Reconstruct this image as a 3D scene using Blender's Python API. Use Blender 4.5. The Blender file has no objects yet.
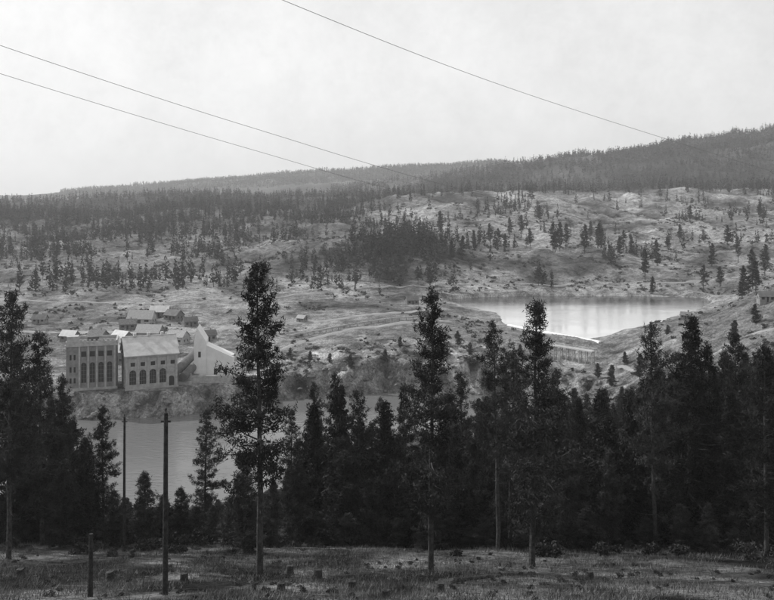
import bpy, math, numpy as np
from mathutils import Matrix, Vector
rng=np.random.default_rng(7)
EYE=76.0; F=830.0; UC=387.0; VH=205.0
def bx(u,y): return (u-UC)/F*y
def zt(v,y): return EYE-(v-VH)/F*y
def onlevel(u,v,z):
    y=(EYE-z)*F/(v-VH); return (bx(u,y),y)
# ---------------------------------------------------------------- noise
def _h(ix,iy,s):
    n=(ix.astype(np.int64)*374761393+iy.astype(np.int64)*668265263+s*982451653)&0xFFFFFFFF
    n=((n^(n>>13))*1274126177)&0xFFFFFFFF
    n=n^(n>>16)
    return (n&0xFFFFFF)/float(0xFFFFFF)
def vn(x,y,s=0):
    x=np.asarray(x,float);y=np.asarray(y,float)
    ix=np.floor(x);iy=np.floor(y);fx=x-ix;fy=y-iy
    fx=fx*fx*(3-2*fx);fy=fy*fy*(3-2*fy);ix=ix.astype(np.int64);iy=iy.astype(np.int64)
    a=_h(ix,iy,s);b=_h(ix+1,iy,s);c=_h(ix,iy+1,s);d=_h(ix+1,iy+1,s)
    return (a*(1-fx)+b*fx)*(1-fy)+(c*(1-fx)+d*fx)*fy
def fbm(x,y,o=4,s=0,ridge=False):
    r=0;a=.5;t=0
    for i in range(o):
        n=vn(x,y,s+i)*2-1
        if ridge: n=1-2*np.abs(n)
        r=r+a*n;t+=a;a*=.5;x,y=(x*1.62+y*1.2+11.3),(y*1.62-x*1.2+5.7)
    return r/t
# ---------------------------------------------------------------- terrain
U=np.array([-150,10,120,200,300,400,500,600,700,780,950],float)
R=[(-80,[90]*11),(0,[74.3]*11),(20,[65.2]*11),(42,[55.8]*11),(60,[49]*11),(75,[44]*11),(85,[40.7]*11),
(100,[35,35,35,35,35,35,35,35,36,37,40]),
(130,[25,25,25,25,25,25,27,29,31,33,36]),
(170,[11,11,11,11,12,14,17,22,26,29,32]),
(200,[3,3,3,3,5,8,12,18,23,27,30]),
(250,[3,3,3,3,4,6,9,14,20,26,30]),
(300,[8,8,8,8,6,6,7,9,22,32,36]),
(340,[8.5,8.5,8.5,8.5,9,11,10,10.5,26,38,42]),
(380,[9,9,9,9.5,12,15,15,16,25,38,44]),
(420,[12,12,12,12.5,15,17,15,14,17,34,42]),
(470,[14,15,15,16,17,18,14,13,14,30,40]),
(540,[17,18,18,18,19,18,15,14,15,25,36]),
(575,[19,20,20,20,22,20,19,18,19,28,36]),
(650,[24,24,24,26,33,42,31,27,27,32,38]),
(750,[29,29,30,33,40,50,38,34,35,40,46]),
(900,[38,39,42,46,50,57,52,49,52,58,64]),
(1000,[46,48,50,55,60,68,64,63,66,70,76]),
(1150,[58,60,60,66,70,86,92,94,97,100,104]),
(1300,[64,66,70,74,78,86,94,97,100,104,108]),
(1500,[72,76,83,88,86,86,92,100,118,132,150]),
(1800,[70,72,80,85,85,100,130,160,195,212,225]),
(2100,[60,60,65,70,85,120,165,200,238,250,270]),
(2600,[60,60,70,90,110,140,160,180,215,230,250]),
(3500,[90,112,142,170,200,225,245,200,200,200,200]),
(5000,[60]*11),(8000,[30]*11)]
YR=np.array([r[0] for r in R],float);ZT=np.array([r[1] for r in R],float)
def hslopes(X,Z):
    d=(Z[1:]-Z[:-1])/(X[1:]-X[:-1])[:,None]
    m=np.zeros_like(Z);m[0]=d[0];m[-1]=d[-1]
    a=d[:-1];b=d[1:];m[1:-1]=np.where(a*b>0,2*a*b/(a+b+1e-12*np.sign(a+b+1e-30)),0)
    return m
MY=hslopes(YR,ZT)
def table(u,y):
    u=np.clip(u,U[0],U[-1]-1e-6);y=np.clip(y,YR[0],YR[-1]-1e-6)
    j=np.clip(np.searchsorted(YR,y,side='right')-1,0,len(YR)-2)
    h=YR[j+1]-YR[j];t=(y-YR[j])/h
    h00=2*t**3-3*t**2+1;h10=t**3-2*t**2+t;h01=-2*t**3+3*t**2;h11=t**3-t**2
    i=np.clip(np.searchsorted(U,u,side='right')-1,0,len(U)-2)
    w=(u-U[i])/(U[i+1]-U[i]);w=w*w*(3-2*w)*.6+w*.4
    f=lambda k:h00*ZT[j,k]+h10*h*MY[j,k]+h01*ZT[j+1,k]+h11*h*MY[j+1,k]
    return f(i)*(1-w)+f(i+1)*w
RIV=np.array([(-900,228),(-300,240),(-100,246),(-60,250),(-28,283),(6,300),(40,308),(60,312)],float)
RHW=np.array([50,48,45,45,40,33,22,9],float)
def river_d(x,y):
    best=np.full(np.shape(x),1e9)
    for k in range(len(RIV)-1):
        a=RIV[k];b=RIV[k+1];ab=b-a;L=ab@ab
        t=np.clip(((x-a[0])*ab[0]+(y-a[1])*ab[1])/L,0,1)
        d=np.hypot(x-a[0]-t*ab[0],y-a[1]-t*ab[1])-(RHW[k]+(RHW[k+1]-RHW[k])*t)
        best=np.minimum(best,d)
    return best
PONDUV=[(428,301),(470,308),(498,313),(504,324),(540,333),(585,340),(615,338),(648,331),(668,318),(692,311),(716,302),(704,297.5),(650,296.2),(600,296),(540,295.5),(480,297)]
POND=np.array([onlevel(u,v,15) for u,v in PONDUV])
def pond_d(x,y):
    n=len(POND);best=np.full(np.shape(x),1e9);ins=np.zeros(np.shape(x),bool)
    for k in range(n):
        a=POND[k];b=POND[(k+1)%n];ab=b-a
        t=np.clip(((x-a[0])*ab[0]+(y-a[1])*ab[1])/(ab@ab),0,1)
        best=np.minimum(best,np.hypot(x-a[0]-t*ab[0],y-a[1]-t*ab[1]))
        c=((a[1]>y)!=(b[1]>y));xx=a[0]+(y-a[1])/(b[1]-a[1]+1e-12)*(b[0]-a[0])
        ins^=(c&(x<xx))
    return np.where(ins,-best,best)
def ubear(x,y): return UC+F*x/np.maximum(y,40)
def gz(x,y):
    x=np.asarray(x,float);y=np.asarray(y,float)
    u=ubear(x,y);z=table(u,y)
    A=np.interp(y,[0,40,100,200,260,300,440,520,600,720,1000,1300,2000,3500,8000],[.1,.25,1.2,1.6,1.5,.5,1.2,1.5,3,7,9,10,26,15,10])
    z=z+A*(fbm(x/140+3,y/140,4,1)*.9+ .5*fbm(x/50,y/70,4,9,True))
    # gullies and rock shelves of the dry hillside
    z=z+np.interp(y,[440,560,700,1100,1300],[0,2.4,4.8,4.8,0])*(fbm(x/34+.01*y,y/60,5,15,True))
    z=z+np.interp(y,[0,40,100,300,600,2000],[.05,.10,.3,.35,1.5,2])*fbm(x/9,y/9,4,21)
    rd=river_d(x,y)
    rb=np.exp(-((rd-22)/22)**2)*(u>215)*(u<560)*(y>RIV[4,1]-10)
    z=z+rb*(2.6*fbm(x/14,y/14,4,33,True)+.8*fbm(x/3.5,y/3.5,3,35))
    rh=np.clip((u-600)/60,0,1)*np.exp(-((y-330)/70)**2)
    z=z+rh*2.4*fbm(x/15,y/15,4,41,True)
    bank=-3+np.maximum(rd,0)*(.95+.6*fbm(x/9,y/9,3,50)+.7*fbm(x/3.5,y/4.5,4,52,True))
    z=np.where(rd<40,np.minimum(z,bank),z)
    yard=np.clip(1-np.abs(x+95)/60,0,1);yard=np.clip(yard*4,0,1)*np.clip((y-298)/5,0,1)*np.clip((385-y)/30,0,1)
    z=z*(1-yard)+np.minimum(8.0+.12*fbm(x/5,y/5,2,60),np.maximum(bank,-3)+2.0)*yard
    pd=pond_d(x,y)
    z=np.where(pd<=0,np.minimum(z,15.1+pd*.25),z)
    k=np.clip(1-pd/14,0,1)
    z=np.where(pd>0,np.where(z<15.1+np.minimum(pd,6)*.15,z*(1-k)+k*(15.1+np.minimum(pd,6)*.15),z),z)
    return z
# ---------------------------------------------------------------- mesh helpers
SC=bpy.context.scene
def mk(name,verts,faces=None,quads=None,mats=(),midx=None,smooth=False,parent=None):
    me=bpy.data.meshes.new(name)
    verts=np.asarray(verts,np.float32)
    arr=[a for a in (faces,quads) if a is not None and len(a)]
    loops=np.concatenate([np.asarray(a,np.int32).ravel() for a in arr])
    tot=np.concatenate([np.full(len(a),np.asarray(a).shape[1],np.int32) for a in arr])
    me.vertices.add(len(verts));me.vertices.foreach_set('co',verts.ravel())
    me.loops.add(len(loops));me.loops.foreach_set('vertex_index',loops)
    me.polygons.add(len(tot));st=np.concatenate([[0],np.cumsum(tot)[:-1]]).astype(np.int32)
    me.polygons.foreach_set('loop_start',st);me.polygons.foreach_set('loop_total',tot)
    if midx is not None: me.polygons.foreach_set('material_index',np.asarray(midx,np.int32))
    me.polygons.foreach_set('use_smooth',np.full(len(tot),smooth))
    for m in mats: me.materials.append(m)
    me.update(calc_edges=True)
    ob=bpy.data.objects.new(name,me);SC.collection.objects.link(ob)
    if parent: ob.parent=parent
    return ob
class MB:
    def __init__(s): s.v=[];s.f=[];s.M=Matrix()
    def add(s,vs,fs):
        o=len(s.v);s.v+=[tuple(s.M@Vector(p)) for p in vs];s.f+=[tuple(i+o for i in f) for f in fs]
    def hexa(s,p): s.add(p,[(0,3,2,1),(4,5,6,7),(0,1,5,4),(1,2,6,5),(2,3,7,6),(3,0,4,7)])
    def box(s,x0,x1,y0,y1,z0,z1): s.hexa([(x0,y0,z0),(x1,y0,z0),(x1,y1,z0),(x0,y1,z0),(x0,y0,z1),(x1,y0,z1),(x1,y1,z1),(x0,y1,z1)])
    def beam(s,a,b,w,w2=None):
        a=Vector(a);b=Vector(b);d=(b-a).normalized();r=d.cross(Vector((0,0,1)))
        if r.length<.01:r=Vector((1,0,0))
        r.normalize();q=r.cross(d);w2=w if w2 is None else w2
        P=[]
        for c,k in ((a,w),(b,w2)):
            for sx,sy in ((-1,-1),(1,-1),(1,1),(-1,1)): P.append(c+r*sx*k/2+q*sy*k/2)
        s.hexa([tuple(p) for p in P])
    def cyl(s,a,b,r0,r1,n=10):
        a=Vector(a);b=Vector(b);d=(b-a).normalized();r=d.cross(Vector((0.3,.2,1)));r.normalize();q=r.cross(d)
        P=[tuple(c+(r*math.cos(t*2*math.pi/n)+q*math.sin(t*2*math.pi/n))*k) for c,k in((a,r0),(b,r1)) for t in range(n)]
        s.add(P,[(t,(t+1)%n,n+(t+1)%n,n+t) for t in range(n)]+[tuple(range(n))[::-1],tuple(range(n,2*n))])
    def facade(s,W,H,t,ops):
        xs=sorted({0.,W}|{o[0] for o in ops}|{o[1] for o in ops});zs=sorted({0.,H}|{o[2] for o in ops}|{o[3] for o in ops})
        for a,b in zip(zs[:-1],zs[1:]):
            run=None
            for c,d in zip(xs[:-1],xs[1:]):
                op=any(o[0]<(c+d)/2<o[1] and o[2]<(a+b)/2<o[3] for o in ops)
                if not op: run=[c,d] if run is None else [run[0],d]
                if (op or d==xs[-1]) and run: s.box(run[0],run[1],0,t,a,b);run=None
        for o in ops:
            if len(o)>4:
                r=(o[1]-o[0])/2;cx=(o[0]+o[1])/2;cz=o[3]-r;N=8
                for k in range(N):
                    a0=math.pi*k/N;a1=math.pi*(k+1)/N
                    xa=cx-r*math.cos(a0);xb=cx-r*math.cos(a1);za=cz+r*math.sin(a0);zb=cz+r*math.sin(a1)
                    s.hexa([(xa,0,za),(xb,0,zb),(xb,t,zb),(xa,t,za),(xa,0,o[3]+.01),(xb,0,o[3]+.01),(xb,t,o[3]+.01),(xa,t,o[3]+.01)])
    def obj(s,name,mat,parent=None,smooth=False):
        me=bpy.data.meshes.new(name);me.from_pydata(s.v,[],s.f);me.materials.append(mat);me.update()
        ob=bpy.data.objects.new(name,me);SC.collection.objects.link(ob)
        if parent:ob.parent=parent
        return ob
def empty(name,loc,rz=0):
    e=bpy.data.objects.new(name,None);SC.collection.objects.link(e);e.location=loc;e.rotation_euler=(0,0,rz);return e
# ---------------------------------------------------------------- materials (black-and-white world)
def g(v): return (v,v,v,1)
def mat(name,lo,hi,scale=1.0,rough=.9,bump=.0,bscale=None,spec=.2,detail=4,rand=0,coord='Object',contrast=(.35,.65)):
    m=bpy.data.materials.new(name);m.use_nodes=True;nt=m.node_tree;N=nt.nodes;L=nt.links
    b=N['Principled BSDF'];b.inputs['Roughness'].default_value=rough;b.inputs['Specular IOR Level'].default_value=spec
    tc=N.new('ShaderNodeTexCoord');no=N.new('ShaderNodeTexNoise');no.inputs['Scale'].default_value=scale;no.inputs['Detail'].default_value=detail;no.inputs['Roughness'].default_value=.65
    L.new(tc.outputs[coord],no.inputs['Vector'])
    mr=N.new('ShaderNodeMapRange');mr.inputs[1].default_value=contrast[0];mr.inputs[2].default_value=contrast[1];mr.inputs[3].default_value=lo;mr.inputs[4].default_value=hi
    L.new(no.outputs['Fac'],mr.inputs[0]);out=mr.outputs[0]
    if rand:
        oi=N.new('ShaderNodeObjectInfo');m2=N.new('ShaderNodeMapRange');m2.inputs[3].default_value=1-rand;m2.inputs[4].default_value=1+rand
        L.new(oi.outputs['Random'],m2.inputs[0]);mu=N.new('ShaderNodeMath');mu.operation='MULTIPLY';L.new(out,mu.inputs[0]);L.new(m2.outputs[0],mu.inputs[1]);out=mu.outputs[0]
    L.new(out,b.inputs['Base Color'])
    if bump:
        n2=N.new('ShaderNodeTexNoise');n2.inputs['Scale'].default_value=bscale or scale*3;n2.inputs['Detail'].default_value=4;L.new(tc.outputs[coord],n2.inputs['Vector'])
        bu=N.new('ShaderNodeBump');bu.inputs['Strength'].default_value=bump;bu.inputs['Distance'].default_value=.3;L.new(n2.outputs['Fac'],bu.inputs['Height']);L.new(bu.outputs[0],b.inputs['Normal'])
    return m
M_need=mat('needles',.014,.05,.35,.85,rand=.45,spec=.03,detail=2)
M_bark=mat('bark',.03,.085,3,.9,bump=.5,spec=.05)
M_leaf=mat('leaves',.018,.06,.3,.85,spec=.03,detail=2)
M_scrub=mat('scrub_leaves',.04,.09,.1,.85,spec=.05,detail=2)
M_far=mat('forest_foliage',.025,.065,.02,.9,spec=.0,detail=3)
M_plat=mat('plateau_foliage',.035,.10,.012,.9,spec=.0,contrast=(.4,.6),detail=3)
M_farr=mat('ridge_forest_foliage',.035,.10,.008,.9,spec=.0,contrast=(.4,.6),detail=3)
M_farf=mat('far_ridge_foliage',.08,.12,.006,.9,spec=.0,detail=3)  # foliage paler with distance: haze put into these colours too
M_conc=mat('concrete',.28,.44,.6,.85,bump=.2)
M_brick=mat('brick',.16,.26,.5,.9,bump=.3,bscale=5)
M_white=mat('whitewash',.68,.8,.3,.8)
M_glass=mat('window_glass',.02,.04,.5,.2,spec=.4)
M_roofl=mat('light_roofing',.42,.56,.4,.7)
M_roofd=mat('dark_roofing',.08,.14,.5,.8)
M_wood=mat('weathered_timber',.10,.2,2,.9,bump=.3)
M_woodl=mat('sunbleached_timber',.25,.38,2,.9,bump=.3)
M_pole=mat('creosoted_pole',.02,.05,3,.9,bump=.4)
M_rock=mat('rock',.07,.19,.5,.9,bump=.6,bscale=2)
M_stone=mat('lichened_stone',.04,.10,.8,.95,bump=.6,bscale=4)
M_road=mat('dirt_road',.19,.30,.15,.95,bump=.3,bscale=1)
M_grass=mat('dry_grass',.04,.20,.4,.9,spec=.05)
M_wire=mat('wire_metal',.14,.2,1,.6)
# terrain
mt=bpy.data.materials.new('terrain_earth');mt.use_nodes=True;nt=mt.node_tree;N=nt.nodes;L=nt.links;b=N['Principled BSDF'];b.inputs['Roughness'].default_value=.95;b.inputs['Specular IOR Level'].default_value=.05
at=N.new('ShaderNodeAttribute');at.attribute_name='tone'
tc=N.new('ShaderNodeTexCoord')
def noi(s,d=8,r=.65):
    n=N.new('ShaderNodeTexNoise');n.inputs['Scale'].default_value=s;n.inputs['Detail'].default_value=d;n.inputs['Roughness'].default_value=r;L.new(tc.outputs['Object'],n.inputs['Vector']);return n
def mrange(src,a,bb,c,d):
    m=N.new('ShaderNodeMapRange');m.inputs[1].default_value=a;m.inputs[2].default_value=bb;m.inputs[3].default_value=c;m.inputs[4].default_value=d;L.new(src,m.inputs[0]);return m.outputs[0]
def mul(a,c):
    m=N.new('ShaderNodeMath');m.operation='MULTIPLY';L.new(a,m.inputs[0]);L.new(c,m.inputs[1]);return m.outputs[0]
o=mul(at.outputs['Fac'],mrange(noi(.16,6,.8).outputs['Fac'],.4,.6,.45,1.4))
o=mul(o,mrange(noi(1.3,3,.7).outputs['Fac'],.35,.65,.6,1.4))
L.new(o,b.inputs['Base Color'])
bu=N.new('ShaderNodeBump');bu.inputs['Strength'].default_value=1.0;bu.inputs['Distance'].default_value=2.2;L.new(noi(.3,5,.75).outputs['Fac'],bu.inputs['Height']);L.new(bu.outputs[0],b.inputs['Normal'])
# ---------------------------------------------------------------- terrain mesh
ys=np.concatenate([np.arange(-60,40,4),np.arange(40,100,.6),np.arange(100,280,1.6),np.arange(280,600,1.5),np.arange(600,1300,3.5),np.arange(1300,4000,18),np.arange(4000,8000,100)])
ss=np.linspace(-1.1,1.1,580)
SS,YY=np.meshgrid(ss,ys);XX=SS*(np.maximum(YY,0)+60)
ZZ=gz(XX,YY)
ny,nx=XX.shape
V=np.stack([XX.ravel(),YY.ravel(),ZZ.ravel()],1)
I=np.arange(ny*nx).reshape(ny,nx)
Q=np.stack([I[:-1,:-1].ravel(),I[:-1,1:].ravel(),I[1:,1:].ravel(),I[1:,:-1].ravel()],1)
ter=mk('ground_terrain',V,quads=Q,mats=[mt],smooth=True)
UU=ubear(XX,YY);RD=river_d(XX,YY);PD=pond_d(XX,YY)
base=np.interp(YY,[0,95,105,190,230,280,560,700,1000,1150,1300,2000,3500],[.09,.09,.03,.03,.05,.145,.15,.12,.08,.06,.05,.06,.08])
right=np.clip((UU-350)/60,0,1)
light=np.interp(YY,[0,95,105,200,240,300,560,650,1150,1180,1300,2000],[.08,.07,.03,.035,.08,.15,.165,.16,.18,.085,.05,.065])
tone=base*(1-right)+light*right
tone*=1+.35*fbm(XX/50,YY/50,3,77)
gul=fbm(XX/34+.01*YY,YY/60,5,15,True)
p1=fbm(XX/60,YY/110,4,70);p2=fbm(XX/22,YY/40,4,75)
tone*=np.where((YY>440)&(YY<1150),np.clip(1+.9*p1+1.2*p2+.5*gul,.3,1.8),1)
tone*=np.where((YY>560)&(YY<1150),1+.4*fbm(XX/90,YY/14,4,74),1)
tone*=np.where(YY>1300,np.clip(1+1.6*fbm(XX/160,YY/160,4,120),.4,2.2),1)
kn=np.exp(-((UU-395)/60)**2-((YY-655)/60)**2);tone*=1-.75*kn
yard=(np.abs(XX+85)<75)&(YY>292)&(YY<440);tone=np.where(yard,.21+.16*fbm(XX/10,YY/10,4,71),tone)
bl=(RD>0)&(RD<14)&(YY>270)&(XX>-200)&(XX<-50);tone=np.where(bl,.19+.28*fbm(XX/3,YY/3,4,76),tone)
tone=np.where((PD>0)&(PD<7),.26,tone)
nearp=(YY<100);tone=np.where(nearp,tone*np.clip(1+2.6*fbm(XX/5,YY/9,4,72),.2,2.8),tone)
rk=(RD>0)&(RD<45)&(YY>262)&(UU>180)&~bl;tone=np.where(rk,tone*1.05*(1+1.6*fbm(XX/7,YY/7,5,73)),tone)
tone=np.clip(tone,.015,.6)
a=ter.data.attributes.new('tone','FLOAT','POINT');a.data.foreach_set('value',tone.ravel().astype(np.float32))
# ---------------------------------------------------------------- water
def water(name,poly,z,base,rough,sc,strength,painted_glare=None):
    m=bpy.data.materials.new(name+'_surface');m.use_nodes=True;nt=m.node_tree;N=nt.nodes;L=nt.links;b=N['Principled BSDF']
    b.inputs['Base Color'].default_value=g(base);b.inputs['Roughness'].default_value=rough;b.inputs['IOR'].default_value=1.33
    tc=N.new('ShaderNodeTexCoord');mp=N.new('ShaderNodeMapping');mp.inputs['Scale'].default_value=(.6,1.3,1);L.new(tc.outputs['Object'],mp.inputs[0])
    n=N.new('ShaderNodeTexNoise');n.inputs['Scale'].default_value=sc;n.inputs['Detail'].default_value=4;L.new(mp.outputs[0],n.inputs['Vector'])
    n2=N.new('ShaderNodeTexNoise');n2.inputs['Scale'].default_value=.035;n2.inputs['Detail'].default_value=4;L.new(mp.outputs[0],n2.inputs['Vector'])
    mr=N.new('ShaderNodeMapRange');mr.inputs[1].default_value=.42;mr.inputs[2].default_value=.6;mr.inputs[3].default_value=strength*.1;mr.inputs[4].default_value=strength
    L.new(n2.outputs['Fac'],mr.inputs[0])
    bu=N.new('ShaderNodeBump');bu.inputs['Distance'].default_value=.4;L.new(mr.outputs[0],bu.inputs['Strength']);L.new(n.outputs['Fac'],bu.inputs['Height']);L.new(bu.outputs[0],b.inputs['Normal'])
    if painted_glare:  # sky glare painted into the near water's colour; far strip kept dark
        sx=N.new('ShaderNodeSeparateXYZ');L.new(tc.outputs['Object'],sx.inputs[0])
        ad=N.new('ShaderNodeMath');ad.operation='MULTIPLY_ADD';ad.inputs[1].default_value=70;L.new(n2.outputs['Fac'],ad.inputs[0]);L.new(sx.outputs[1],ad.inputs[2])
        m3=N.new('ShaderNodeMapRange');m3.interpolation_type='SMOOTHSTEP';m3.inputs[1].default_value=painted_glare[0];m3.inputs[2].default_value=painted_glare[1];m3.inputs[3].default_value=painted_glare[2];m3.inputs[4].default_value=base;L.new(ad.outputs[0],m3.inputs[0]);L.new(m3.outputs[0],b.inputs['Base Color'])
    me=bpy.data.meshes.new(name);me.from_pydata([(p[0],p[1],z) for p in poly],[],[tuple(range(len(poly)))]);me.materials.append(m)
    ob=bpy.data.objects.new(name,me);SC.collection.objects.link(ob);return ob
water('river_water',[(-1500,150),(-30,180),(60,240),(85,290),(85,330),(60,345),(0,350),(-62,326),(-75,300),(-160,298),(-1500,320)],0,.13,.08,.6,.7)
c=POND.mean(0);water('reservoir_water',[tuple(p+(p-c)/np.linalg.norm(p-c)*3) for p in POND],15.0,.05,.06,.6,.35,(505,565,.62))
# ---------------------------------------------------------------- trees
def tufts(C,n,size,wid,up,rg,spread):
    C=np.repeat(C,n,0);k=len(C)
    d=rg.normal(size=(k,3));d[:,2]+=up;d/=np.linalg.norm(d,axis=1)[:,None]
    s=rg.normal(size=(k,3));s=np.cross(d,s);s/=np.linalg.norm(s,axis=1)[:,None]
    o=C+rg.normal(size=(k,3))*spread
    l=size*rg.uniform(.6,1.25,(k,1));w=wid*rg.uniform(.6,1.3,(k,1))
    return np.stack([o-s*w,o+s*w,o+d*l],1).reshape(-1,3)
def tube(path,rad,n):
    path=np.asarray(path,float);m=len(path);d=np.gradient(path,axis=0);d/=np.linalg.norm(d,axis=1)[:,None]+1e-9
    ref=np.where(np.abs(d[:,2:3])>.8,[[1.,0,0]],[[0,0,1.]]);r=np.cross(d,ref);r/=np.linalg.norm(r,axis=1)[:,None];q=np.cross(d,r)
    t=np.arange(n)*2*np.pi/n
    v=path[:,None]+(r[:,None]*np.cos(t)[None,:,None]+q[:,None]*np.sin(t)[None,:,None])*np.asarray(rad)[:,None,None]
    i=np.arange(m*n).reshape(m,n);j=np.roll(i,-1,1)
    f=np.stack([i[:-1].ravel(),j[:-1].ravel(),j[1:].ravel(),i[1:].ravel()],1)
    return v.reshape(-1,3),f
def conifer(seed,H,cb,Rr,bpm,kind='pine',tn=9,size=.38,wid=.05,tpm=5.5):
    rg=np.random.default_rng(seed);vs=[];qs=[];nv=0
    k=12;t=np.linspace(0,1,k);wob=np.cumsum(rg.normal(size=(k,2))*.009*H/k*3,0)
    path=np.stack([wob[:,0],wob[:,1],t*H-(t==0)*.5],1);r0=.0115*H*.9+.03
    v,f=tube(path,r0*(1-t)**.8+.02,8);vs.append(v);qs.append(f+nv);nv+=len(v)
    C=[];nb=int(H*(1-cb)*bpm)
    lob=rg.uniform(0,2*np.pi,6);fr=rg.uniform(9,22,2)
    extra=int(H*cb*1.6)
    for i in range(nb+extra):
        dead=i>=nb
        if dead: h=rg.uniform(cb*.4,cb*1.05);q=0
        else:
            q=min(1,(i+rg.uniform(-1,2))/nb);q=max(0,q);h=cb+(1-cb)*q
        az=rg.uniform(0,2*np.pi)
        if kind=='pine': pr=(1-q)**.68*(.55+.45*min(1,q/.25))
        else: pr=(1-q)**.9*(.8+.2*min(1,q/.1))
        lumps=.78+.26*math.sin(az+lob[2]+q*5)+.3*math.sin(az*2+lob[0]+q*9)*math.sin(q*fr[0]+lob[1])+.18*math.sin(q*fr[1]*1.7+lob[3])
        if kind!='pine': lumps=.5+.5*lumps
        Lb=Rr*pr*rg.uniform(.5,1.2)*max(lumps,.2)+.25
        if dead: Lb=rg.uniform(.4,2.0)
        sl=(rg.normal(-.02,.18)+ (q-.3)*.75) if kind=='pine' else rg.normal(-.2,.1)+q*.55
        s=np.linspace(0,1,5);dirv=np.array([math.cos(az),math.sin(az)]);side=np.array([-dirv[1],dirv[0]])
        px=np.interp(h,path[:,2]/H,path[:,0]);py=np.interp(h,path[:,2]/H,path[:,1])
        bend=rg.normal()*.12
        P=np.stack([px+dirv[0]*s*Lb+side[0]*bend*s*s*Lb,py+dirv[1]*s*Lb+side[1]*bend*s*s*Lb,h*H+Lb*(sl*s+(.22*s*s if kind=='pine' else .12*s**3-.12*s*(1-s)))],1)
        v,f=tube(P,(.018+.016*Lb)*(1-s*.85),3);vs.append(v);qs.append(f+nv);nv+=len(v)
        if dead and rg.uniform()<.7: continue
        n=max(3,int(Lb*tpm+2));a=rg.uniform(.15 if kind=='pine' else .08,1.03,n)**.75
        pts=np.stack([np.interp(a,s,P[:,c]) for c in range(3)],1)
        lat=rg.uniform(-1,1,n)*(.4*Lb*(1.12-a)+.14)
        pts[:,:2]+=side*lat[:,None];pts[:,2]+=rg.normal(size=n)*.14+np.abs(lat)*.12*(1 if kind=='pine' else -1)
        C.append(pts)
    top=np.array([[path[-1,0],path[-1,1],H*x] for x in (.975,.985,.995,1.)]);C.append(top)
    C=np.concatenate(C);T=tufts(C,tn,size,wid,.35 if kind=='pine' else 0,rg,.12*size/.34)
    vs.append(T);tf=np.arange(len(T)).reshape(-1,3)+nv
    Q=np.concatenate(qs);midx=np.concatenate([np.zeros(len(tf)),np.ones(len(Q))])
    me_ob=mk('conifer_mesh',np.concatenate(vs),faces=tf,quads=Q,mats=[M_need,M_bark],midx=midx)
    me=me_ob.data;bpy.data.objects.remove(me_ob);return me
PN=[conifer(10+i,24,cb,R_,bp,'pine') for i,(cb,R_,bp) in enumerate([(.30,4.8,8),(.22,4.7,8.5),(.36,4.8,7),(.18,4.6,8),(.42,4.0,6)])]
FN=[conifer(30+i,20,cb,R_,bp,'fir',tpm=5.5) for i,(cb,R_,bp) in enumerate([(.06,4.6,11),(.12,3.9,11)])]
YN=[conifer(40+i,12,cb,R_,bp,'pine',tn=9,tpm=7) for i,(cb,R_,bp) in enumerate([(.08,2.8,13),(.14,2.6,11),(.05,3.2,11)])]
PM=[conifer(50+i,22,cb,R_,bp,'pine',tn=6,size=.55,wid=.11,tpm=4.5) for i,(cb,R_,bp) in enumerate([(.25,4.6,7.5),(.30,4.2,6.5),(.14,4.5,7.5),(.36,4.5,6),(.2,3.6,6)])]
FM=[conifer(70+i,20,cb,R_,bp,'fir',tn=6,size=.55,wid=.11,tpm=4) for i,(cb,R_,bp) in enumerate([(.05,4.1,10),(.1,3.5,9),(.04,4.6,9)])]
TH={}
for l,h in ((PN,24),(FN,20),(YN,12),(PM,22),(FM,20)):
    for m in l: TH[m.name]=h
def plant(name,me,u,y,vtop=None,height=None,wide=1.0):
    x=bx(u,y);z=float(gz(x,y));h=height if height else zt(vtop,y)-z
    ob=bpy.data.objects.new(name,me);SC.collection.objects.link(ob)
    s=h/TH[me.name];w=s**.6*wide if s<1 else s*wide
    ob.location=(x,y,z-.15);ob.scale=(w,w,s);ob.rotation_euler=(rng.normal()*.02,rng.normal()*.02,rng.uniform(0,6.28));return ob
hero=[(260,62,263,PN[0],.9),(430,66,292,PN[1],.85),(533,70,300,PN[3],1.0),(497,84,322,PN[4],.85),(510,92,352,PN[2],.8),
(655,88,326,PN[2],.8),(740,96,332,PN[0],.85),(765,80,345,PN[3],.85),
(8,74,292,PN[0],.8),(43,88,332,PN[3],.9),(24,100,352,PN[2],.9),(66,98,377,PN[1],.85),(203,112,410,PN[3],.85),(104,100,407,PN[1],.85),(-12,86,330,PN[1],.9),
(318,104,382,PN[4],.8),(342,112,372,PN[3],.75),(362,108,392,PN[2],.9),(383,122,398,PN[4],.9),(409,115,385,PN[1],.8),(290,118,410,PN[3],.8),(462,110,372,PN[2],.85),(480,120,402,PN[0],.8),
(575,112,398,PN[1],.9),(602,118,388,PN[3],.9),(628,124,390,PN[0],.9),(550,108,370,PN[2],.8),(672,104,352,PN[3],.85),(722,110,352,PN[1],.9)]
for u,y,vt,m,w in hero: plant('pine_tree',m,u,y,vt,wide=w)
for u,y,vt,m,w in [(690,92,318,FN[0],1.05),(712,104,345,FN[1],.9),(640,112,378,FN[1],.8),(774,100,350,FN[0],.9),(55,110,396,FN[1],.8),(20,92,400,FN[0],.8)]: plant('fir_tree',m,u,y,vt,wide=w)
for u,y,vt in [(245,80,456),(145,92,472),(232,90,495),(182,96,488),(300,92,460),(372,88,480),(395,92,462),(345,94,440),(455,90,450),(575,92,445),(610,90,450),(20,90,440),(82,92,440),(468,100,440),(660,100,440),(720,90,440),(115,86,490),(60,84,470),(272,88,480),(212,100,505),(163,98,500)]:
    plant('young_pine_tree',YN[int(u)%3],u,y,vt,wide=rng.uniform(.85,1.1))
cnt=0;grid=[]
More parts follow.
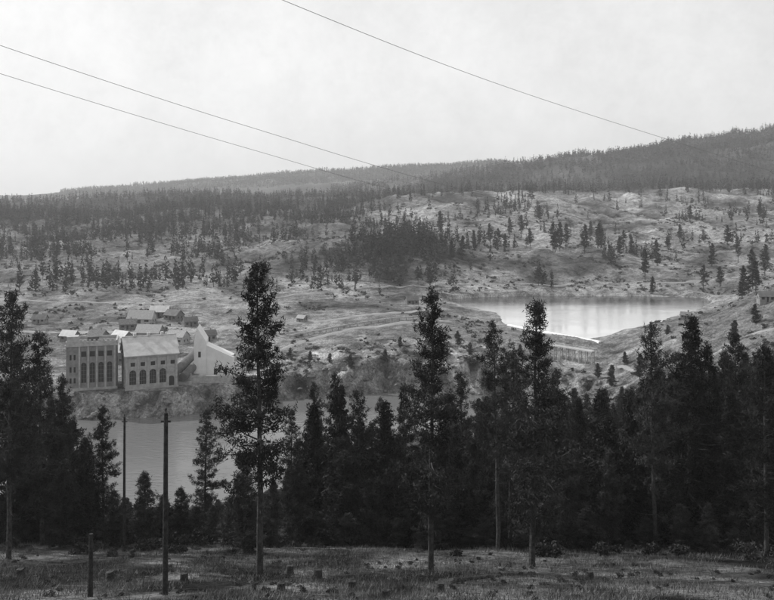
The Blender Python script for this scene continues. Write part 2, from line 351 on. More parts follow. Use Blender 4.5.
for i in range(6000):
    y=rng.uniform(92,225);u=rng.uniform(-120,900)
    if u<283 and not (u<92 and y<150): continue
    if y>185 and u<440: continue
    x=bx(u,y)
    cl=fbm(np.array([x/18]),np.array([y/18]),2,300)[0]
    if rng.uniform()>.5+1.2*cl: continue
    if any((x-a_)**2+(y-b_)**2<c_ for a_,b_,c_ in grid): continue
    if river_d(np.array([x]),np.array([y]))[0]<6: continue
    h=rng.uniform(5,19) if y<150 else rng.uniform(6,16)
    z=float(gz(x,y));vt=VH+(EYE-z-h)/y*F
    topmin=np.interp(u,[-100,80,95,300,330,420,480,560,600,640,774,900],[345,370,470,418,385,390,378,382,390,372,345,340])
    if vt<topmin: h=EYE-z-(topmin+rng.exponential(22)-VH)*y/F
    if h<4: continue
    grid.append((x,y,(2.4+h*.11)**2))
    fir=rng.uniform()<.4
    if h<8: plant('young_pine_tree',YN[rng.integers(0,3)],u,y,height=h,wide=rng.uniform(.9,1.25))
    else: plant('fir_tree' if fir else 'pine_tree',(FM if fir else PM)[rng.integers(0,3 if fir else 5)],u,y,height=h,wide=rng.uniform(.8,1.2))
    cnt+=1
    if cnt>320: break
for i in range(140):
    if i<75: u=rng.uniform(285,860);y=rng.uniform(84,100);h=rng.uniform(1.5,5.5)
    else: u=rng.uniform(-60,300);y=rng.uniform(96,195);h=rng.uniform(2,5.5)
    plant('young_pine_tree',YN[i%3],u,y,height=h,wide=rng.uniform(.9,1.4))
for u,y,h in [(612,300,8),(598,318,6),(640,290,9),(625,330,5),(575,300,7),(470,352,5),(440,345,6),(425,352,4),(385,345,5),(350,338,5),(330,342,4),(310,350,4.5),(488,360,6),(655,300,6),(668,345,4),(735,300,8),(755,310,7),(400,360,5),(458,365,6),(290,362,4),(265,350,4),(520,350,6),(532,356,5)]:
    plant('young_pine_tree',YN[int(u)%3],u,y,height=h,wide=1.15)
def bush_mass(name,xy,hh,K,leaf,matr,flat=.8):
    xy=np.asarray(xy);n=len(xy);z=gz(xy[:,0],xy[:,1]);vs=[]
    for lobe in range(4):
        off=rng.normal(size=(n,3))*np.array([.38,.38,.12])*hh[:,None]
        c=np.stack([xy[:,0],xy[:,1],z+hh*.38],1)+off;r=hh*rng.uniform(.3,.5,n)
        d=rng.normal(size=(n,K,3));d/=np.linalg.norm(d,axis=2)[...,None];d*=rng.uniform(.45,1.15,(n,K,1))
        p=(c[:,None]+d*r[:,None,None]*np.array([1,1,flat])).reshape(-1,3)
        L_=np.repeat(leaf,K)[:,None]
        a=rng.normal(size=p.shape);a/=np.linalg.norm(a,axis=1)[:,None];b_=np.cross(a,rng.normal(size=p.shape));b_/=np.linalg.norm(b_,axis=1)[:,None]
        vs.append(np.stack([p-a*L_*.5,p+a*L_*.5,p+b_*L_],1).reshape(-1,3))
    v=np.concatenate(vs);return mk(name,v,faces=np.arange(len(v)).reshape(-1,3),mats=[matr])
pts=[];hh=[]
while len(pts)<560:
    y=rng.uniform(78,190);u=rng.uniform(-60,860)
    if y<88 and rng.uniform()<.6: continue
    pts.append((bx(u,y),y));hh.append(rng.uniform(1.0,3.6)*(1 if y>90 else .55)*(1 if u>280 else .75))
hh=np.array(hh);bush_mass('underbrush',pts,hh,150,.15+.05*hh,M_leaf)
n=24000;y=rng.uniform(250,1050,n);u=rng.uniform(-60,860,n);x=bx(u,y)
kk=np.exp(-((u-395)/55)**2-((y-655)/55)**2)
d=.10+1.05*fbm(x/22,y/36,4,90)+((u>230)&(u<500)&(y<372))*.5+kk*1.6+.12*((u>560)&(y<420))
ok=(rng.uniform(0,1,n)<d)&(river_d(x,y)>3)&(pond_d(x,y)>4)&~((x>-150)&(x<-45)&(y>286)&(y<400))
x=x[ok];y=y[ok];kk=kk[ok];hh=rng.uniform(.3,1.7,len(x))*(1+.9*kk)*np.interp(y,[300,500,900],[.9,1.2,2.0])
bush_mass('scrub',np.stack([x,y],1),hh,12,.42*hh**.8,M_scrub,.6);ns=len(x)
# ---------------------------------------------------------------- distant forests (merged masses)
def far_template(K,s,seed,kind):
    rg=np.random.default_rng(seed);q=rg.uniform(0,1,K)**1.1;cb=.2 if kind else .05
    pr=(1-q)**.6*(.55+.45*np.minimum(1,q/.25)) if kind else (1-q)**.85
    az=rg.uniform(0,6.283,K);lump=.75+.4*np.sin(az+q*9+seed)*np.sin(q*13+seed*2)
    r=(.20 if kind else .17)*pr*np.sqrt(rg.uniform(.05,1.1,K))*lump*rg.uniform(.85,1.35)
    p=np.stack([np.cos(az)*r,np.sin(az)*r,cb+(1-cb)*q*.95],1)
    a=rg.normal(size=(K,3));a[:,2]*=.5;a/=np.linalg.norm(a,axis=1)[:,None];c_=np.cross(a,rg.normal(size=(K,3)));c_/=np.linalg.norm(c_,axis=1)[:,None]
    sz=(s*(.45+.65*(1-q)))[:,None]
    T=np.stack([p-a*sz*.6,p+a*sz*.6,p+c_*sz],1).reshape(-1,3)
    w=.012;tr=np.array([[-w,0,-.03],[w,0,-.03],[0,0,.8],[0,-w,-.03],[0,w,-.03],[0,0,.8]])
    return np.concatenate([T,tr])
def forest(name,xy,h,K,s,matr):
    xy=np.asarray(xy);n=len(xy);h=np.asarray(h)
    tm=np.stack([far_template(K,s,200+i,i%3!=0) for i in range(14)])
    T=tm[rng.integers(0,14,n)];an=rng.uniform(0,6.283,n);c=np.cos(an)[:,None];s_=np.sin(an)[:,None];w=(h*rng.uniform(.75,1.3,n))[:,None]
    X=(T[...,0]*c-T[...,1]*s_)*w+xy[:,0:1];Y=(T[...,0]*s_+T[...,1]*c)*w+xy[:,1:2];Z=T[...,2]*h[:,None]+gz(xy[:,0],xy[:,1])[:,None]
    v=np.stack([X,Y,Z],-1).reshape(-1,3)
    mk(name,v,faces=np.arange(len(v)).reshape(-1,3),mats=[matr]);return n
def scatter(n,y0,y1,dens,u0=-150,u1=920):
    y=np.sqrt(rng.uniform(y0*y0,y1*y1,n));u=rng.uniform(u0,u1,n);x=bx(u,y)
    k=rng.uniform(0,1,n)<dens(u,y,x);k&=(pond_d(x,y)>6);return np.stack([x[k],y[k]],1)
def sm(a,lo,hi): return np.clip((a-lo)/(hi-lo),0,1)
def d_mid(u,y,x):
    n=fbm(x/55,y/70,3,100)
    left=(1-sm(u,330,420))*np.clip(.12+1.9*n*(1-.5*sm(y,800,1000))+.62*sm(y,680,980),0.02,1)
    rt=sm(u,330,420)*np.clip(.0+.10*n+.8*sm(n,.22,.5)+.10*sm(y,1000,1100),0.004,.5)
    gr=np.exp(-((u-610)/55)**2-((y-690)/50)**2)*.10
    return (left+rt+gr)
a=scatter(9500,540,1180,d_mid)
ku=rng.normal(398,28,260);ky=rng.normal(655,38,260);a=np.concatenate([a,np.stack([bx(ku,ky),ky],1)])
ku=rng.normal(345,35,70);ky=rng.normal(610,32,70);a=np.concatenate([a,np.stack([bx(ku,ky),ky],1)])
forest('hillside_forest',a,6+13*rng.uniform(0,1,len(a))**1.3,80,.10,M_far);n1=len(a)
def d_far(u,y,x):
    n=fbm(x/120,y/160,4,110);crest=sm(y,1090,1180)
    return np.clip(.7+1.1*n,.12,1)*np.where(u<370,1,crest)
a=scatter(10500,1120,1750,d_far);forest('plateau_forest',a,rng.uniform(7,19,len(a)),40,.13,M_plat);n2=len(a)
a=scatter(17000,1750,2500,lambda u,y,x:np.clip(.5-1.5*fbm(x/160,y/160,4,120),.08,1)*(u>330),330,920);forest('ridge_forest',a,rng.uniform(9,22,len(a)),20,.17,M_farr)
a=scatter(10000,2900,3700,lambda u,y,x:.9+0*u,60,620);forest('far_ridge_forest',a,rng.uniform(12,20,len(a)),12,.25,M_farf)
for u,y,h in [(645,600,22),(657,640,20),(620,660,17),(598,700,20),(585,690,24),(560,700,24),(555,690,18),(703,560,18),(742,470,19),(753,520,25),(756,440,18),(490,760,20),(530,720,16),(712,640,18),(738,650,20),(474,690,17),(440,720,20),(680,760,16),(553,680,24),(566,715,22),(610,640,15),(623,720,19),(632,700,17),(602,770,18),(510,820,19),(521,840,22),(765,560,21),(720,560,14),(462,640,18),(452,630,15),(430,560,14),(418,570,12),(590,820,18),(600,840,16),(652,560,12),(498,700,18),(505,705,15),(540,900,19),(690,880,18),(760,900,18),(748,445,12),(728,700,21),(668,700,14)]:
    plant('pine_tree',PM[int(u)%5],u,y,height=h,wide=1.15)
# ---------------------------------------------------------------- buildings
def G(x,y): return float(gz(x,y))
ph=empty('powerhouse',(bx(126,304),304,7.6),math.radians(24))
W,D,H,rise=18.5,14.,12.2,6.5;t=.5
mb=MB()
fo=[(1.2,3.6,2.2,7.6,1),(4.8,7.2,2.2,7.6,1),(8.4,10.8,2.2,7.6,1),(12.,14.4,2.2,7.6,1),(15.2,17.4,0,4.6,1)]+[(1.6+3.6*i,3.2+3.6*i,8.9,10.4) for i in range(5)]
mb.facade(W,H,t,fo)
mb.M=Matrix.Translation((W,D,0))@Matrix.Rotation(math.pi,4,'Z');mb.facade(W,H,t,fo[:4])
so=[(1.5,3.9,2.2,7.6,1),(5.3,7.7,2.2,7.6,1),(9.,11.4,2.2,7.6,1)]
mb.M=Matrix.Translation((0,D-t,0))@Matrix.Rotation(-math.pi/2,4,'Z');mb.facade(D-2*t,H,t,so)
mb.M=Matrix.Translation((W,t,0))@Matrix.Rotation(math.pi/2,4,'Z');mb.facade(D-2*t,H,t,so)
mb.M=Matrix()
for xg in (0,W-t): mb.add([(xg,.05,H+.5),(xg+t,.05,H+.5),(xg+t,D-.05,H+.5),(xg,D-.05,H+.5),(xg,D/2,H+rise-.1),(xg+t,D/2,H+rise-.1)],[(0,3,2,1),(0,1,5,4),(2,3,4,5),(0,4,3),(1,2,5)])
mb.obj('walls',M_conc,ph)
mb=MB();mb.box(-.35,W+.35,-.35,D+.35,H,H+.5)
for x in (0,4.0,7.6,11.2,14.7,W-.7): mb.box(x,x+.7,-.25,-.003,0,H-.003)
mb.box(-.4,W+.4,-.4,-.26,-7,1.0)
mb.obj('cornice_and_piers',M_conc,ph)
mb=MB();mb.box(t+.02,W-t-.02,t+.02,D-t-.02,.1,H-.1);mb.obj('windows',M_glass,ph)
mb=MB();mb.box(-.2,W+.2,-.2,D+.2,-7,-.01);mb.obj('foundation',M_conc,ph)
mb=MB()
for o in fo[:4]:
    cx=(o[0]+o[1])/2
    for dx in(-.4,.4): mb.box(cx+dx-.05,cx+dx+.05,.3,.42,o[2],o[3]-.3)
    for z in (3.6,5.0,6.4): mb.box(o[0],o[1],.28,.4,z,z+.1)
mb.obj('window_bars',M_wood,ph)
mb=MB();e=.7;zr=H+rise;th=.25
for sgn in (0,1):
    y0=-e if sgn==0 else D+e
    zz=H+.5
    mb.hexa([(-e,y0,zz),(W+e,y0,zz),(W+e,D/2,zr),(-e,D/2,zr),(-e,y0,zz+th),(W+e,y0,zz+th),(W+e,D/2,zr+th),(-e,D/2,zr+th)])
mb.box(-e-.1,W+e+.1,D/2-.25,D/2+.25,zr+.1,zr+.5)
for x in (4,9,14): mb.box(x-.5,x+.5,D/2-.6,D/2+.6,zr+.2,zr+1.5)
mb.obj('roof',M_roofl,ph)
gh=empty('generator_hall',(bx(66,303),303,7.6),math.radians(16))
W,D,H=17.6,13.5,18.5
mb=MB();fo=[]
for i in range(4): fo+=[(5.2+3.0*i,7.0+3.0*i,3,10.5,1),(5.2+3.0*i,7.0+3.0*i,12.6,14.6)]
fo+=[(1.2,1.9,3,5),(2.6,3.3,3,5),(1.2,1.9,7,9),(2.6,3.3,7,9),(1.2,1.9,11.5,13.5),(2.6,3.3,11.5,13.5)]
mb.facade(W,H-2,t,fo)
mb.M=Matrix.Translation((W,D,0))@Matrix.Rotation(math.pi,4,'Z');mb.facade(W,H-2,t,fo[:8])
so=[(1.5+3*i,3.2+3*i,3,10.5,1) for i in range(4)]
mb.M=Matrix.Translation((0,D-t,0))@Matrix.Rotation(-math.pi/2,4,'Z');mb.facade(D-2*t,H-2,t,so)
mb.M=Matrix.Translation((W,t,0))@Matrix.Rotation(math.pi/2,4,'Z');mb.facade(D-2*t,H-2,t,so)
mb.obj('walls',M_brick,gh)
mb=MB();mb.box(t+.02,W-t-.02,t+.02,D-t-.02,.1,H-2.1);mb.obj('windows',M_glass,gh)
mb=MB();mb.box(-.2,W+.2,-.2,D+.2,-7,-.01);mb.obj('foundation',M_conc,gh)
mb=MB();mb.box(-.4,W+.4,-.4,D+.4,H-2,H-1.4)
for a_ in ((.0,W,-.2,.3),(.0,W,D-.3,D+.2)): mb.box(a_[0],a_[1],a_[2],a_[3],H-1.4,H-.2)
for a_ in ((-.2,.3,.31,D-.31),(W-.3,W+.2,.31,D-.31)): mb.box(*a_,H-1.4,H-.2)
for x in (4.3,7.35,10.35,13.35,16.6): mb.box(x,x+.6,-.25,-.003,0,H-2.003)
mb.box(0.1,4.2,.35,5,H-1.39,H+1.6)
for x in np.arange(4.6,W-.5,1.6): mb.box(x,x+.8,-.15,.25,H-.199,H+.35)
mb.box(-.3,W+.3,-.35,-.26,-7,1.3)
mb.obj('parapet_tower_and_piers',M_conc,gh)
mb=MB();mb.box(.31,W-.31,.31,D-.31,H-1.39,H-1.1);mb.box(7,11,5,8.5,H-1.1,H+.6);mb.obj('roof',M_roofd,gh)
mb=MB()
for i in range(4):
    mb.box(6.05+3*i,6.15+3*i,.3,.42,3,10.2)
    for z in (4.5,6,7.5,9): mb.box(5.2+3*i,7+3*i,.28,.4,z,z+.1)
mb.obj('window_bars',M_wood,gh)
wt=empty('concrete_gatehouse',(bx(194,322),322,7.8),math.radians(8))
mb=MB();mb.box(0,4.6,0,12,-3,15);mb.add([(0,0,15),(4.6,0,15),(4.6,12,15),(0,12,15),(1.2,0,20.5),(1.2,12,20.5)],[(0,1,4),(2,3,5),(1,2,5,4),(3,0,4,5)]);mb.obj('tower',M_white,wt)
mb=MB()
mb.hexa([(4.62,1,-3),(15,1,-3),(15,10,-3),(4.62,10,-3),(4.62,1,13.5),(15,1,8.5),(15,10,8.5),(4.62,10,13.5)]);mb.obj('wing',M_white,wt)
mb=MB();mb.box(1.6,2.6,-.03,.3,9,11.2);mb.box(7.5,8.6,.97,1.3,2,4.2);mb.box(11.4,12.5,.97,1.3,2,4.2);mb.obj('windows',M_glass,wt)
mb=MB();mb.box(-7,-.5,-6,-4,-3,4);mb.box(-.48,17,-6,-5,-4,3.0);mb.box(2,12,-4.9,-1,-3,2.4);mb.obj('retaining_walls',M_conc,wt)
pk=empty('penstock',(bx(182,326),326,8));mb=MB();mb.cyl((-1,-14,3),(4,16,9),1.9,1.9,16);mb.cyl((3.6,-13,3),(8,16,9),1.6,1.6,16);mb.obj('pipes',M_roofd,pk)
mb=MB()
for k in range(4): mb.box(-2.5+k*1.3,6.5+k*1.3,-12+k*7,-11+k*7,-3.5,1.2+k*1.4)
mb.obj('saddles',M_conc,pk)
def house(u,y,w,d,h,rot,wm,rm,name='wooden_house',rise=None):
    x=bx(u,y);z=G(x,y);e=empty(name,(x,y,z),rot);rise=rise or w*.28
    mb=MB();t=.2
    ops=[(w*.12,w*.3,1,2.1),(w*.44,w*.56,0,2.1),(w*.7,w*.88,1,2.1)]
    mb.M=Matrix.Translation((-w/2,-d/2,0));mb.facade(w,h,t,ops)
    mb.M=Matrix.Translation((w/2,d/2,0))@Matrix.Rotation(math.pi,4,'Z');mb.facade(w,h,t,ops)
    so=[(d*.2,d*.35,1,2.1),(d*.6,d*.75,1,2.1)]
    mb.M=Matrix.Translation((-w/2,d/2-t,0))@Matrix.Rotation(-math.pi/2,4,'Z');mb.facade(d-2*t,h,t,so)
    mb.M=Matrix.Translation((w/2,-d/2+t,0))@Matrix.Rotation(math.pi/2,4,'Z');mb.facade(d-2*t,h,t,so)
    mb.M=Matrix()
    for xg in(-w/2,w/2-t): mb.add([(xg,-d/2,h),(xg+t,-d/2,h),(xg+t,d/2,h),(xg,d/2,h),(xg,0,h+rise-.05),(xg+t,0,h+rise-.05)],[(0,3,2,1),(0,1,5,4),(2,3,4,5),(0,4,3),(1,2,5)])
    mb.box(-w/2-.02,w/2+.02,-d/2-.02,d/2+.02,-1.2,-.002)
    mb.obj('walls',wm,e)
    mb=MB();mb.box(-w/2+t+.02,w/2-t-.02,-d/2+t+.02,d/2-t-.02,0,h-.05);mb.obj('windows_and_door',M_glass,e)
    mb=MB();o_=.4
    for s in(-1,1):
        k=rise*o_/(d/2)
        mb.hexa([(-w/2-o_,s*(d/2+o_),h-k),(w/2+o_,s*(d/2+o_),h-k),(w/2+o_,0,h+rise),(-w/2-o_,0,h+rise),(-w/2-o_,s*(d/2+o_),h-k+.15),(w/2+o_,s*(d/2+o_),h-k+.15),(w/2+o_,0,h+rise+.15),(-w/2-o_,0,h+rise+.15)])
    mb.obj('roof',rm,e)
    mb=MB();mb.box(w*.15,w*.15+.6,.2,.8,h+rise*.5,h+rise+.9);mb.obj('chimney',M_brick,e)
    return e
hs=[(122,395,9,6,3.5),(142,440,14,6,2.8),(160,455,10,6,2.8),(174,445,9,6,2.8),(98,400,8,6,3),(40,440,7,4.5,2.4),(150,400,12,7,4),(108,380,10,7,4),(178,395,9,6,3.6),(135,378,8,6,3.6),(412,485,7,5,2.8),(686,368,4,3,2.0),(766,335,6,4.5,2.4),(302,430,4.5,3.5,2.2),(165,372,10,6,4.4),(88,375,9,6,3.8),(116,358,9,6,5),(190,432,7,5,2.8),(128,425,8,5,2.8),(208,398,7,5,3),(20,430,6,4.5,2.4),(70,400,8,5,2.8)]
wc=[M_wood,M_brick,M_wood,M_conc,M_brick,M_wood,M_wood];rc=[M_roofl,M_roofd,M_woodl,M_roofl,M_roofd,M_woodl,M_wood]
for i,(u,y,w,d,h) in enumerate(hs):
    house(u,y,w,d,h,rng.uniform(-.6,.6),wc[(i*3)%7],rc[(i*5)%7])
# ---------------------------------------------------------------- roads
def ribbon(name,pts,w,m,lift=.3):
    P=np.array(pts,float);n=len(P);tt=np.linspace(0,n-1,n*24);i=np.clip(tt.astype(int),0,n-2);f=tt-i
    g_=lambda k:P[np.clip(k,0,n-1)]
    f=f[:,None];C=.5*((2*g_(i))+(-g_(i-1)+g_(i+1))*f+(2*g_(i-1)-5*g_(i)+4*g_(i+1)-g_(i+2))*f**2+(-g_(i-1)+3*g_(i)-3*g_(i+1)+g_(i+2))*f**3)
    d=np.gradient(C,axis=0);d/=np.linalg.norm(d,axis=1)[:,None];s=np.stack([-d[:,1],d[:,0]],1)
    k=5;o=np.linspace(-.5,.5,k);wv=w*(1+.5*fbm(tt*2.3,tt*0,3,5))
    X=C[:,None]+s[:,None]*(o[None,:,None]*wv[:,None,None]);Z=gz(X[...,0],X[...,1])+lift
    Z[:,0]-=lift*1.6;Z[:,-1]-=lift*1.6
    v=np.concatenate([X,Z[...,None]],-1).reshape(-1,3);I=np.arange(len(v)).reshape(-1,k)
    mk(name,v,quads=np.stack([I[:-1,:-1].ravel(),I[:-1,1:].ravel(),I[1:,1:].ravel(),I[1:,:-1].ravel()],1),mats=[m],smooth=True)
def uy(l): return [(bx(u,y),y) for u,y in l]
ribbon('dirt_road',uy([(-60,420),(60,418),(180,416),(250,425),(310,430),(370,440),(415,452),(440,478)]),6,M_road)
ribbon('dirt_road',uy([(235,352),(290,380),(340,398),(400,412),(450,425)]),5,M_road)
ribbon('dirt_road',uy([(-60,520),(60,500),(160,505),(260,520),(330,540),(400,560),(470,575),(560,580),(700,585),(860,560)]),3.5,M_road)
ribbon('dirt_road',uy([(820,290),(740,300),(700,290),(650,300),(620,330)]),2.6,M_road)
fl=empty('flume',(0,0,0));mb=MB();P=uy([(290,392),(320,400),(350,408),(385,418),(420,430)])
mb2=MB()
for (a0,b0),(a1,b1) in zip(P[:-1],P[1:]):
    z0=G(a0,b0)+1.4;z1=G(a1,b1)+1.4
    for k in range(5):
        q0=k/5;x_=a0+(a1-a0)*q0;y_=b0+(b1-b0)*q0;zg=G(x_,y_);mb2.beam((x_,y_,zg-.5),(x_,y_,z0+(z1-z0)*q0),.3)
    mb.beam((a0,b0,z0),(a1,b1,z1),.6)
mb.obj('channel',M_conc,fl);mb2.obj('posts',M_wood,fl)
D0=np.array([bx(508,418),418.]);D1=np.array([bx(600,366),366.])
dm=empty('spillway_dam',(0,0,0));mb=MB();n=14
for k in range(n):
    a0=D0+(D1-D0)*k/n;a1=D0+(D1-D0)*(k+.96)/n;d=(D1-D0)/np.linalg.norm(D1-D0);nrm=np.array([d[1],-d[0]]);nrm=nrm if nrm[1]<0 else -nrm
    q=[a0+nrm*4,a1+nrm*4,a1-nrm*1,a0-nrm*1];top=[a0+nrm*.5,a1+nrm*.5,a1-nrm*1,a0-nrm*1]
    mb.hexa([(p[0],p[1],9) for p in q]+[(p[0],p[1],15.9) for p in top])
mb.obj('weir',M_white,dm)
tr=empty('timber_trestle',(0,0,0));mb=MB()
T0=np.array([bx(543,354),354.]);T1=np.array([bx(593,340),340.]);n=8
zd0=zt(344,354);zd1=zt(352,340)
dv=(T1-T0)/np.linalg.norm(T1-T0);nv_=np.array([-dv[1],dv[0]])
for k in range(n+1):
    p=T0+(T1-T0)*k/n;z=zd0+(zd1-zd0)*k/n
    for s in(-1.0,1.0):
        a_=p+nv_*s*1.3;b_=p+nv_*s;mb.beam((a_[0],a_[1],min(G(*a_),z-2)-.5),(b_[0],b_[1],z),.3)
    a_=p+nv_*-1.5;b_=p+nv_*1.5;mb.beam((a_[0],a_[1],z-.2),(b_[0],b_[1],z-.2),.3)
    if k<n:
        p2=T0+(T1-T0)*(k+1)/n;z2=zd0+(zd1-zd0)*(k+1)/n
        a_=p+nv_*-1.2;b_=p2+nv_*-1.2;mb.beam((a_[0],a_[1],z-4.4),(b_[0],b_[1],z2-.3),.2);mb.beam((a_[0],a_[1],z-.5),(b_[0],b_[1],z2-4.4),.2)
mb.obj('bents_and_bracing',M_woodl,tr)
mb=MB()
for s in (-1.2,-.6,0,.6,1.2): a_=T0+nv_*s;b_=T1+nv_*s;mb.beam((a_[0],a_[1],zd0+.2+.01*s),(b_[0],b_[1],zd1+.2+.01*s),.4)
for s in(-1.4,1.4):
    a_=T0+nv_*s;b_=T1+nv_*s;mb.beam((a_[0],a_[1],zd0+1.2),(b_[0],b_[1],zd1+1.2),.13)
mb.obj('deck_and_rails',M_roofl,tr)
# ---------------------------------------------------------------- boulders / rubble
def rocks(name,xy,r,m):
    phi=1.618;base=np.array([(-1,phi,0),(1,phi,0),(-1,-phi,0),(1,-phi,0),(0,-1,phi),(0,1,phi),(0,-1,-phi),(0,1,-phi),(phi,0,-1),(phi,0,1),(-phi,0,-1),(-phi,0,1)])/1.9
    fc=np.array([(0,11,5),(0,5,1),(0,1,7),(0,7,10),(0,10,11),(1,5,9),(5,11,4),(11,10,2),(10,7,6),(7,1,8),(3,9,4),(3,4,2),(3,2,6),(3,6,8),(3,8,9),(4,9,5),(2,4,11),(6,2,10),(8,6,7),(9,8,1)])
    xy=np.asarray(xy);n=len(xy);j=rng.uniform(.6,1.25,(n,12,1))*base[None]*np.stack([rng.uniform(.7,1.5,n),rng.uniform(.7,1.4,n),rng.uniform(.5,.95,n)],1)[:,None]
    r=np.asarray(r)
    v=j*r[:,None,None]+np.stack([xy[:,0],xy[:,1],gz(xy[:,0],xy[:,1])-r*.25],1)[:,None]
    f=(fc[None]+np.arange(n)[:,None,None]*12).reshape(-1,3);mk(name,v.reshape(-1,3),faces=f,mats=[m])
pts=[]
while len(pts)<900:
    y=rng.uniform(286,430);u=rng.uniform(60,600);x=bx(u,y);rd=river_d(np.array([x]),np.array([y]))[0]
    if -2<rd<50 and pond_d(np.array([x]),np.array([y]))[0]>2 and not(-125<x<-55 and y>303) and rng.uniform()<math.exp(-rd/10): pts.append((x,y))
rocks('river_bank_rocks',pts,rng.uniform(.2,1.,len(pts))**3*1.5+.15,M_rock)
pts=[(bx(u,y),y) for u,y in zip(rng.uniform(-20,820,120),rng.uniform(42,90,120))];rocks('foreground_stones',pts,rng.uniform(.05,.22,120),M_stone)
# ---------------------------------------------------------------- foreground grass
n=110000;y=rng.uniform(40,98,n);u=rng.uniform(-40,830,n);x=bx(u,y);k=fbm(x/4,y/6,3,130)+rng.uniform(-.4,.4,n)>-.02;x=x[k];y=y[k];n=len(x);z=gz(x,y)
h=rng.uniform(.06,.42,n);dx=rng.normal(size=(n,3))*.14;a_=rng.uniform(0,6.28,n);w=.025
b0=np.stack([x-np.cos(a_)*w,y-np.sin(a_)*w,z-.05],1);b1=np.stack([x+np.cos(a_)*w,y+np.sin(a_)*w,z-.05],1);tp=np.stack([x+dx[:,0],y+dx[:,1],z+h],1)
mk('dry_grass',np.stack([b0,b1,tp],1).reshape(-1,3),faces=np.arange(3*n).reshape(-1,3),mats=[M_grass])
pts=[]
for i in range(240): u=rng.uniform(-30,820);y=rng.uniform(44,88);pts.append((bx(u,y),y))
bush_mass('low_weeds',pts,rng.uniform(.12,.45,240),50,np.full(240,.09),M_scrub,.5)
def stump(u,y,r,h):
    x=bx(u,y);z=G(x,y);mb=MB();n=10;pr=[(-.3,1.5),(.1,1.2),(.3*h,1.02),(h,.95)]
    vs=[];jit=rng.uniform(.85,1.15,n)
    for zz,k in pr:
        for i in range(n): vs.append((math.cos(i*.6283)*r*k*jit[i],math.sin(i*.6283)*r*k*jit[i],zz+(rng.uniform(-.05,.05) if zz==h else 0)))
    fs=[(a*n+i,a*n+(i+1)%n,(a+1)*n+(i+1)%n,(a+1)*n+i) for a in range(3) for i in range(n)]+[tuple(range(3*n,4*n))]
    mb.add(vs,fs);o=mb.obj('tree_stump',M_bark);o.location=(x,y,z)
for s in [(318,58,.32,.9),(281,50,.24,.5),(110,57,.28,.7),(184,56,.26,.65),(290,63,.24,.7),(352,52,.26,.5),(440,50,.3,.6),(386,46,.24,.45),(590,60,.28,.6),(20,60,.28,.6)]: stump(*s)
def pole(u,y,vt,r,name='utility_pole',top=True):
    x=bx(u,y);z=G(x,y);h=zt(vt,y)-z;e=empty(name,(x,y,z));mb=MB();mb.cyl((0,0,-1),(.05,.02,h),r,r*.68,12);mb.obj('pole',M_pole,e)
    if top:
        mb=MB();mb.cyl((.05,.02,h),(.05,.02,h+.14),.03,.03,8);mb.cyl((.05,.02,h+.14),(.05,.02,h+.26),.07,.05,10);mb.cyl((.05,.02,h+.26),(.05,.02,h+.32),.09,.03,10);mb.obj('insulator',M_glass,e)
        mb=MB();mb.beam((-.25,.1,h-.5),(.3,.1,h-.5),.1);mb.obj('bracket',M_pole,e)
pole(165,47,413,.17);pole(124,85,417,.16)
pole(90,46,534,.16,'fence_post',False)
def log(u0,y0,u1,y1,r):
    a=(bx(u0,y0),y0,G(bx(u0,y0),y0)+r*.7);b=(bx(u1,y1),y1,G(bx(u1,y1),y1)+r*.7);mb=MB();mb.cyl(a,b,r,r*.7,9);mb.obj('fallen_log',M_bark)
log(330,60,372,63,.14);log(455,58,500,61,.16);log(540,55,580,53,.13);log(200,62,232,60,.12)
# ---------------------------------------------------------------- wires with their end poles
def wire(pts,r):
    P=np.array([(bx(u,y),y,zt(v,y)) for u,v,y in pts]);n=len(P);tt=np.linspace(0,n-1,60)
    i=np.clip(tt.astype(int),0,n-2);f=(tt-i)[:,None];g_=lambda k:P[np.clip(k,0,n-1)]
    C=.5*((2*g_(i))+(-g_(i-1)+g_(i+1))*f+(2*g_(i-1)-5*g_(i)+4*g_(i+1)-g_(i+2))*f**2+(-g_(i-1)+3*g_(i)-3*g_(i+1)+g_(i+2))*f**3)
    v,q=tube(C,np.full(len(C),r),5);mk('power_line_wire',v,quads=q,mats=[M_wire],smooth=True);return P
w1=wire([(-190,-215,66),(50,-105,72),(290,3,82),(530,95,115),(774,172,150),(860,196,160)],.03)
w2=wire([(-150,-10,90),(8,48,105),(250,127,130),(480,194,160),(774,262,205),(860,280,220)],.035)
w3=wire([(-150,24,93),(8,76,108),(250,149,134),(440,201,160),(720,262,205),(860,288,222)],.032)
for P in (w1,w2,w3):
    for p in (P[0],P[-1]):
        zz=G(p[0],p[1]);e=empty('line_tower',(p[0],p[1],zz));mb=MB();hh_=p[2]-zz
        mb.cyl((0,0,-1),(0,0,hh_+.3),.35,.2,10);mb.beam((-1.5,0,hh_-.3),(1.5,0,hh_-.3),.25);mb.obj('mast',M_pole,e)
# ---------------------------------------------------------------- valley haze (real scattering air)
hm=bpy.data.materials.new('haze_air');hm.use_nodes=True;nt=hm.node_tree;nt.nodes.clear()
ou=nt.nodes.new('ShaderNodeOutputMaterial');vs_=nt.nodes.new('ShaderNodeVolumeScatter');vs_.inputs['Density'].default_value=.00013;vs_.inputs['Anisotropy'].default_value=.2;vs_.inputs['Color'].default_value=(1,1,1,1);nt.links.new(vs_.outputs[0],ou.inputs['Volume'])
mb=MB();mb.box(-5200,5200,-200,7800,-60,420);mb.obj('haze',hm)
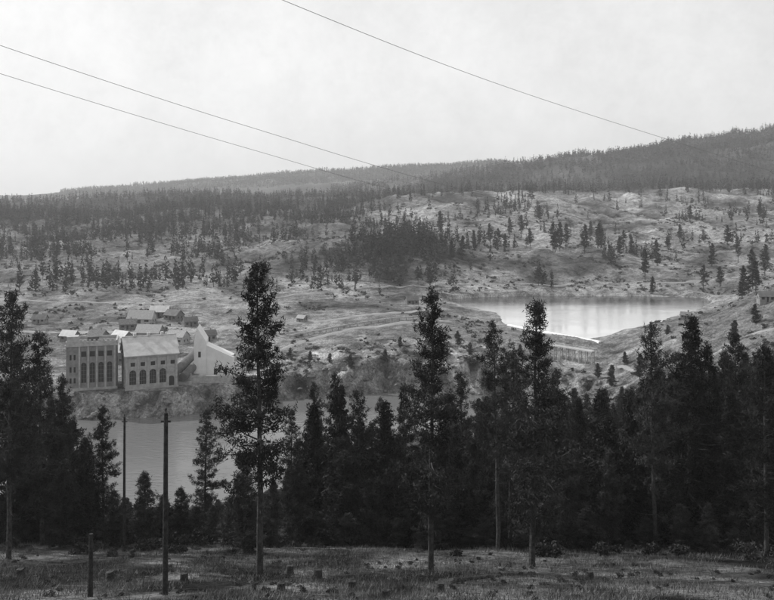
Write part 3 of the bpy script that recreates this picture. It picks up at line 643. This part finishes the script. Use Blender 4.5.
# ---------------------------------------------------------------- world, sun, camera
el=math.radians(36);azd=-66
az=math.radians(azd)
w=bpy.data.worlds.new('World');SC.world=w;w.use_nodes=True;nt=w.node_tree;N=nt.nodes;L=nt.links
sk=N.new('ShaderNodeTexSky');sk.sky_type='NISHITA';sk.sun_disc=False;sk.sun_elevation=el;sk.sun_rotation=az;sk.dust_density=1.5;sk.air_density=1.0
sp=N.new('ShaderNodeSeparateColor');L.new(sk.outputs[0],sp.inputs[0])
pw=N.new('ShaderNodeMath');pw.operation='POWER';pw.inputs[1].default_value=.3;L.new(sp.outputs[2],pw.inputs[0])
bg=N['Background'];bg.inputs['Strength'].default_value=.12
tc=N.new('ShaderNodeTexCoord');n=N.new('ShaderNodeTexNoise');n.inputs['Scale'].default_value=9;n.inputs['Detail'].default_value=9;n.inputs['Roughness'].default_value=.75;L.new(tc.outputs['Generated'],n.inputs['Vector'])
mr=N.new('ShaderNodeMapRange');mr.inputs[1].default_value=.3;mr.inputs[2].default_value=.7;mr.inputs[3].default_value=4.0;mr.inputs[4].default_value=4.9;L.new(n.outputs['Fac'],mr.inputs[0])
mu=N.new('ShaderNodeMath');mu.operation='MULTIPLY';L.new(pw.outputs[0],mu.inputs[0]);L.new(mr.outputs[0],mu.inputs[1]);L.new(mu.outputs[0],bg.inputs['Color'])
sd=bpy.data.lights.new('sun','SUN');sd.energy=4.3;sd.angle=math.radians(.5);so_=bpy.data.objects.new('sun',sd);SC.collection.objects.link(so_)
dirv=Vector((math.sin(az)*math.cos(el),math.cos(az)*math.cos(el),math.sin(el)));so_.rotation_euler=dirv.to_track_quat('Z','Y').to_euler()
cd=bpy.data.cameras.new('camera');cam=bpy.data.objects.new('camera',cd);SC.collection.objects.link(cam);cam.location=(0,0,EYE);cam.rotation_euler=(math.pi/2,0,0)
cd.sensor_width=36;cd.lens=36*F/774;cd.shift_y=-(300-VH)/774;cd.clip_end=20000;cd.clip_start=.5;SC.camera=cam
SC.view_settings.view_transform='Standard';SC.view_settings.look='None';SC.view_settings.exposure=0
print('trees',cnt,n1,n2,ns,'camera ground',G(0,0))
